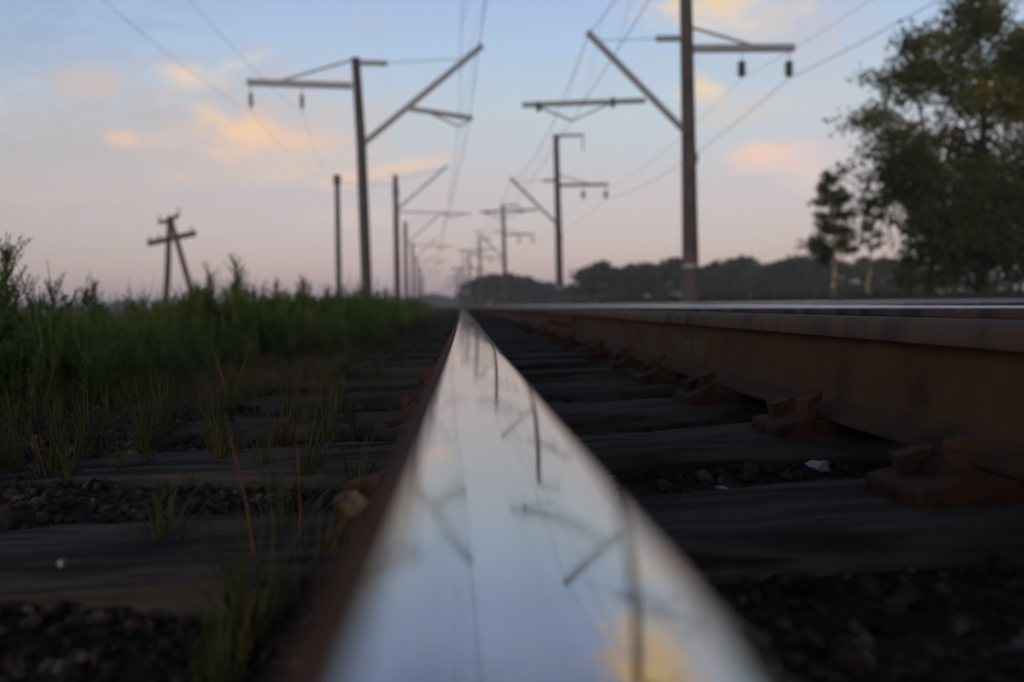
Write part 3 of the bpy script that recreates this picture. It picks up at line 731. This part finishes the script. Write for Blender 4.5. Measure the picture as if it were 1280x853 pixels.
# ------------------------------------------------------------------ trees
def tree_geo(seed, h, spread, n_leaf, leaf, trunk_r, base=.3, limbs=12, narrow=0.0, clump=.55, lean=0., top=1.0, lobes=None):
    """returns trunk MB and crown arrays; crown = leaf clumps on the ends of limbs and twigs"""
    rg = np.random.default_rng(seed); mb = MB(); tips = []
    N = 7; path = [np.array([lean*h*(i/N)**1.5+rg.normal(0, .012*h)*(i > 0), rg.normal(0, .012*h)*(i > 0), h*.92*i/N]) for i in range(N+1)]
    mb.tube([Vector(p) for p in path], [trunk_r*(1-.85*i/N) for i in range(N+1)], 8)
    P = lambda t: np.array([np.interp(t*N, range(N+1), [p[k] for p in path]) for k in range(3)])
    for i in range(limbs):
        t = base+(0.97-base)*(i+rg.random()*.8)/limbs; az = i*2.4+rg.normal(0, .4)
        shape = (math.sin(math.pi*min(1, (t-base+.16)/(1.06-base))**.8)) if not narrow else (1.15-t)
        L = spread*(.35+.75*shape)*rg.uniform(.65, 1.2); el = rg.uniform(.15, .7)+.5*t
        p0 = P(t); d = np.array([math.cos(az)*math.cos(el), math.sin(az)*math.cos(el), math.sin(el)])
        pts = [p0+d*L*u+np.array([0,0,-.10*L*u*u])+rg.normal(0, .03*L, 3)*(u > 0) for u in (0,.35,.7,1)]
        r0 = trunk_r*(1-.8*t)*.5
        mb.tube([Vector(p) for p in pts], [r0, r0*.7, r0*.4, r0*.15], 5)
        for k in range(6):
            u = rg.uniform(.3, 1.); q0 = np.array([np.interp(u, (0,.35,.7,1), [p[c] for p in pts]) for c in range(3)])
            dd = d*.5+rg.normal(0, .6, 3); dd[2] = abs(dd[2])*.7; dd /= np.linalg.norm(dd); l2 = L*rg.uniform(.18, .42)
            mb.tube([Vector(q0), Vector(q0+dd*l2)], [r0*.25, r0*.08], 4, False)
            tips.append((q0+dd*l2, clump*rg.uniform(.55, 1.3))); tips.append((q0+dd*l2*.5, clump*rg.uniform(.4, .8)))
        tips.append((pts[-1], clump*rg.uniform(.6, 1.1)))
        if narrow: tips = [(p, min(s_, clump*(1.35-1.0*p[2]/h))) for p, s_ in tips]
    tips.append((P(1.)+np.array([0,0,.03*h]), clump*(.3 if narrow else .9)))
    w = np.array([s**2.2 for _, s in tips]); w /= w.sum()
    idx = rg.choice(len(tips), n_leaf, p=w)
    T = np.array([p for p, _ in tips]); S = np.array([s for _, s in tips])
    d = rg.normal(size=(n_leaf, 3)); d /= np.linalg.norm(d, axis=1)[:, None]
    rr = rg.random(n_leaf)**.45
    pos = T[idx]+d*(rr*S[idx])[:, None]*np.array([1.15,1.15,.7])
    a = rg.normal(size=(n_leaf, 3)); a /= np.linalg.norm(a, axis=1)[:, None]
    b = np.cross(a, rg.normal(size=(n_leaf, 3))); b /= np.linalg.norm(b, axis=1)[:, None]
    sz = leaf*rg.uniform(.6, 1.3, n_leaf)[:, None]
    V = np.stack([pos-a*sz, pos+b*sz*.55, pos+a*sz, pos-b*sz*.55], 1).reshape(-1, 3)
    return mb, V, np.arange(n_leaf*4).reshape(-1, 4)
def tree(name, loc, geo, crown_mat, bark_mat, label, group=None, rz=0., cat='tree'):
    mb, V, Fq = geo
    e = empty(name, loc, label, cat, group); e.rotation_euler = (0, 0, rz)
    mb.build('trunk', bark_mat, e, 60)
    link('crown', np_mesh('crown', V, Fq), crown_mat, e)
    return e
def tx(px, D): return at(px, 370, D).x
GZ = lambda x, y: float(gz(np.array(x), np.array(y)))-.05
tree('broadleaf_tree', (tx(1222, 34), 34, -.2), tree_geo(11, 14.6, 4.3, 10800, .125, .26, .22, 19, clump=.95, lean=-.02), crown_m, bark, 'tall yellowing tree at the right edge, its top cut by the frame', 'trees on the right bank')
tree('broadleaf_tree', (tx(1160, 33), 33, -.2), tree_geo(23, 11.6, 3.2, 6200, .115, .18, .40, 13, clump=.85, lean=-.05), crown_m, bark, 'yellow green tree reaching left over the birches', 'trees on the right bank')
tree('broadleaf_tree', (tx(1135, 30), 30, -.2), tree_geo(31, 6.0, 1.95, 11000, .085, .11, .44, 14, clump=.75), crown_dark, bark, 'lower dark rounded tree behind the second birch', 'trees on the right bank')
tree('broadleaf_tree', (tx(1300, 28), 28, -.2), tree_geo(47, 10.5, 3.3, 12000, .11, .22, .06, 22, clump=.9), crown_m, bark, 'dense dark tree leafy down to the ground at the right edge', 'trees on the right bank')
tree('birch_tree', (tx(1043, 31), 31, -.2), tree_geo(9, 5.7, 1.15, 6200, .07, .085, .28, 30, narrow=1, clump=.42), crown_dark, birch_bark, 'small slender birch with pale trunk, first tree left of the big trees', 'birches on the right bank', 1.2)
tree('birch_tree', (tx(1088, 31.5), 31.5, -.2), tree_geo(6, 5.2, .8, 1300, .065, .065, .42, 12, narrow=1, clump=.30), crown_dark, birch_bark, 'thin sparse birch with pale trunk between the slender birch and big trees', 'birches on the right bank')
for i, (px, D, h, lb) in enumerate(((1190, 26, 2.9, 'dark shrub under the yellowing trees, leftmost of three'), (1262, 25, 3.6, 'dark shrub at the right edge under the dense tree'), (1225, 29, 4.6, 'tallest dark shrub, between the two lower shrubs under the big trees'))):
    tree('shrub', (tx(px, D), D, -.15), tree_geo(60+i, h, 2.2, 8000, .085, .07, .05, 18, clump=.65), crown_dark, bark, lb, 'shrubs on the right bank', cat='shrub')
# tree line along the horizon, each its own tree, five shapes
far_geo = [tree_geo(80+i, 8.0, 3.6, 2000, .40, .22, .03, 16, clump=1.25) for i in range(5)]
far_src = []
for i, g in enumerate(far_geo):
    mb, V, Fq = g; far_src.append((mb, np_mesh('crown', V, Fq)))
trunk_me = {}
fr = np.random.default_rng(5)
def far_tree(k, px, D, top_px, label, group, widen=1.0):
    mb, cme = far_src[k]
    x = at(px, 380, D).x
    hz_y = 383-.021*(px-581)
    htop = (hz_y-top_px)*D/F
    e = empty('distant_tree', (x, D, -.9), label, 'tree', group)
    if k not in trunk_me:
        o = mb.build('trunk', bark, e); trunk_me[k] = o.data
        c = link('crown', cme, crown_far, e)
    else:
        link('trunk', trunk_me[k], None, e); link('crown', cme, None, e)
    s = (htop+.9)/8.3; e.scale = (s*widen, s*widen, s); e.rotation_euler = (0, 0, fr.uniform(0, 6.28))
k = 0
for px, top_px in ((738,331),(752,327),(768,336),(785,330),(806,326),(826,327),(845,322),(868,330),(890,326),(905,328),(925,320),(945,330),(962,328),(980,325),(1000,318),(1022,320),(1050,322),(1080,320),(1110,318),(1145,318)):
    if px == 738: lb = 'rounded dark tree at the left end of the treeline, after the gap'
    elif px == 1000: lb = 'tree in the treeline just left of the slender birch, a little higher'
    else: lb = 'dark green tree in the unbroken row between the gap and the big trees'
    far_tree(k % 5, px, 150+fr.uniform(-12, 12), top_px+fr.uniform(-2, 2), lb, 'treeline on the horizon', 1.1); k += 1
for px, top_px in ((592,350),(606,346),(622,343),(640,343),(655,344),(670,348),(686,353),(702,357),(718,360)):
    far_tree(k % 5, px, 230+fr.uniform(-15, 15), top_px+fr.uniform(-2, 2), 'low tree in the rounded wood behind the far right masts', 'low wood behind the far masts', 1.5); k += 1
for px, top_px in ((528,370),(540,367),(552,369),(563,372)):
    far_tree(k % 5, px, 520+fr.uniform(-20, 20), top_px, 'hazy blue grey tree at the end of the line', 'hazy trees at the end of the line', 1.8); k += 1
for px in range(-60, 520, 26):
    far_tree(k % 5, px, 420+fr.uniform(-30, 30), 383-.021*(px-581)-fr.uniform(10, 16), 'faint tree far behind the weeds on the left', 'faint trees far behind the weeds', 1.9); k += 1

# ------------------------------------------------------------------ air
def haze():
    mb = MB(); mb.box((0, 0, 8.6), (7000, 7000, 22.0)); o = mb.build('haze', None)
    m = bpy.data.materials.new('haze_air'); m.use_nodes = True; nt = m.node_tree; nt.nodes.clear()
    out = nt.nodes.new('ShaderNodeOutputMaterial'); v = nt.nodes.new('ShaderNodeVolumePrincipled')
    v.inputs['Color'].default_value = (.93,.93,.97,1); v.inputs['Density'].default_value = .0009; v.inputs['Anisotropy'].default_value = .2
    nt.links.new(v.outputs[0], out.inputs['Volume'])
    o.data.materials.clear(); o.data.materials.append(m); tag(o, kind='stuff'); o.display_type = 'WIRE'
haze()

# ------------------------------------------------------------------ sky and sun
SUN_EL, SUN_AZ = R(4), R(205)            # low evening sun behind the camera, a little to the left
def world():
    w = bpy.data.worlds.new('World'); SC.world = w; w.use_nodes = True; nt = w.node_tree; nt.nodes.clear(); t = NT(nt)
    tc = t.new('ShaderNodeTexCoord'); sx = t.new('ShaderNodeSeparateXYZ', {0: tc.outputs['Generated']})
    X, Y, Z = sx.outputs
    el = t.math('DIVIDE', t.math('ARCSINE', Z), math.pi/2)
    grad = t.ramp(t.math('ADD', t.math('MULTIPLY', el, .5), .5), [
        (.40, srgb(60,56,56)), (.497, srgb(160,152,164)), (.503, srgb(184,168,190)), (.517, srgb(190,168,182)), (.545, srgb(191,175,187)),
        (.575, srgb(185,194,206)), (.60, srgb(170,190,221)), (.625, srgb(158,177,224)), (.66, srgb(118,132,172)), (.72, srgb(78,87,118)), (.85, srgb(48,53,74)), (1., srgb(38,43,62))])
    # clouds, plus some painted vignette darkening, in gnomonic direction space
    yc = t.math('MAXIMUM', Y, .06); u = t.math('DIVIDE', X, yc); v = t.math('DIVIDE', Z, yc)
    p = t.new('ShaderNodeCombineXYZ', {0: u, 1: v, 2: 0.}).outputs[0]
    mp = t.new('ShaderNodeMapping', {'Vector': p, 'Scale': (19, 44, 1)})
    nz = t.new('ShaderNodeTexNoise', {'Vector': mp.outputs[0], 'Scale': 1., 'Detail': 7., 'Roughness': .56, 'Distortion': .7})
    mp2 = t.new('ShaderNodeMapping', {'Vector': p, 'Scale': (5, 13, 1), 'Location': (3.1, 1.7, 0)})
    nz2 = t.new('ShaderNodeTexNoise', {'Vector': mp2.outputs[0], 'Scale': 1., 'Detail': 6., 'Roughness': .55})
    col = grad
    soft = t.math('MULTIPLY', t.smooth(nz2.outputs['Fac'], .48, .72, 0., .28), t.smooth(v, .0, .1))
    col = t.mix(soft, col, srgb(186,180,186))
    def px2uv(px, py): d = ray(px, py); return d.x/d.y, d.z/d.y
    grey = srgb(180,174,180); pink = srgb(214,186,180); oran = srgb(238,192,164); crem = srgb(236,206,180); yell = srgb(255,214,140)
    blobs = [  # x, y, rx, ry, tilt, colour, strength   (photo pixels -> sky directions)
        (240,190,190,70,0,grey,.75), (-20,260,260,120,0,srgb(168,160,166),.6), (-40,20,240,90,0,srgb(140,158,196),.6), (60,190,110,12,0,srgb(165,162,172),.5), (40,235,140,30,0,grey,.4), (400,195,110,30,0,srgb(200,184,184),.55),  # far-left patches also put lens vignette darkening into the sky colour
        (250,175,230,85,4,srgb(206,180,178),.42), (60,225,200,26,3,srgb(196,172,178),.5), (130,150,230,60,2,srgb(184,176,182),.45), (420,150,120,50,0,srgb(200,190,190),.35), (112,102,46,20,0,srgb(212,186,176),.65), (215,172,60,16,4,pink,.6), (375,182,75,20,6,pink,.6), (230,222,40,12,0,pink,.55), (345,222,55,11,8,srgb(226,192,176),.6),
        (150,172,18,10,0,oran,.75), (205,120,14,14,0,pink,.6), (262,143,34,13,-25,srgb(232,204,172),.75), (236,96,42,15,-4,crem,.95), (290,82,40,8,18,srgb(226,208,186),.7),
        (330,185,110,34,4,srgb(222,188,170),.6), (312,168,58,24,-8,oran,.95), (305,164,30,14,0,srgb(246,200,160),.8), (500,208,55,10,8,oran,.7), (435,224,45,13,4,srgb(236,198,170),.8), (440,272,60,13,0,srgb(216,190,182),.5), (100,245,90,10,0,pink,.3), (220,262,260,36,3,srgb(190,172,182),.5),
        (985,35,120,55,0,srgb(190,184,196),.9), (895,5,95,42,0,srgb(232,208,180),.95), (900,-62,95,60,10,srgb(255,202,104),1.), (880,-75,50,34,0,srgb(255,214,120),.9), (985,-110,110,60,0,srgb(198,180,170),.8), (880,112,32,18,-5,srgb(240,206,160),.9),
        (915,142,70,22,5,srgb(205,186,182),.75), (1015,130,45,18,8,srgb(200,186,190),.6), (1000,212,55,36,-10,srgb(202,184,190),.7), (958,194,56,20,4,srgb(242,190,170),.95), (1010,200,50,26,0,srgb(222,186,186),.7), (1180,210,120,40,0,srgb(206,188,190),.5),
        (700,-330,260,70,0,srgb(150,150,172),.5), (300,-260,220,60,8,srgb(165,160,178),.5)]
    nf = t.math('MULTIPLY', t.math('SUBTRACT', nz.outputs['Fac'], .5), 2.3)
    for bx, by, rx, ry, tilt, c, s in blobs:
        cu, cvv = px2uv(bx, by)
        m_ = t.new('ShaderNodeMapping', {'Vector': p, 'Location': (cu, cvv, 0), 'Rotation': (0,0,R(tilt)-.021*0), 'Scale': (rx/F, ry/F, 1)}, vector_type='TEXTURE')
        d = t.new('ShaderNodeVectorMath', {0: m_.outputs[0]}, operation='LENGTH').outputs['Value']
        k = t.smooth(t.math('ADD', d, nf), .1, 1.5, s*.92, 0.)
        col = t.mix(k, col, c)
    ns = t.new('ShaderNodeTexSky', sky_type='NISHITA'); ns.sun_disc = False; ns.sun_elevation = SUN_EL; ns.sun_rotation = SUN_AZ
    b1 = t.new('ShaderNodeBackground', {'Color': ns.outputs[0], 'Strength': .06})
    col = t.mix(t.smooth(Y, -.35, .25, 1., 0.), col, t.mix(1., col, C(1.05,1.0,.98), 'MULTIPLY'))     # unseen sky behind the camera, its tone added to tune the ambient light
    b2 = t.new('ShaderNodeBackground', {'Color': col, 'Strength': .9})
    ad = t.new('ShaderNodeAddShader', {0: b1.outputs[0], 1: b2.outputs[0]})
    out = t.new('ShaderNodeOutputWorld', {'Surface': ad.outputs[0]})
world()
sd = bpy.data.lights.new('sun', 'SUN'); so = bpy.data.objects.new('sun', sd); COL.objects.link(so)
sd.energy = .8; sd.angle = R(6); sd.color = (1.0,.72,.52)
dirv = Vector((math.sin(SUN_AZ)*math.cos(SUN_EL), math.cos(SUN_AZ)*math.cos(SUN_EL), math.sin(SUN_EL)))
so.rotation_euler = dirv.to_track_quat('Z', 'Y').to_euler(); so.location = (0,0,60)

SC.view_settings.view_transform = 'Standard'; SC.view_settings.look = 'None'; SC.view_settings.exposure = 0; SC.view_settings.gamma = 1
SC.render.engine = 'CYCLES'
cy = SC.cycles; cy.use_denoising = True; cy.max_bounces = 6; cy.diffuse_bounces = 2; cy.glossy_bounces = 3; cy.volume_bounces = 0; cy.transmission_bounces = 2
cy.caustics_reflective = False; cy.caustics_refractive = False
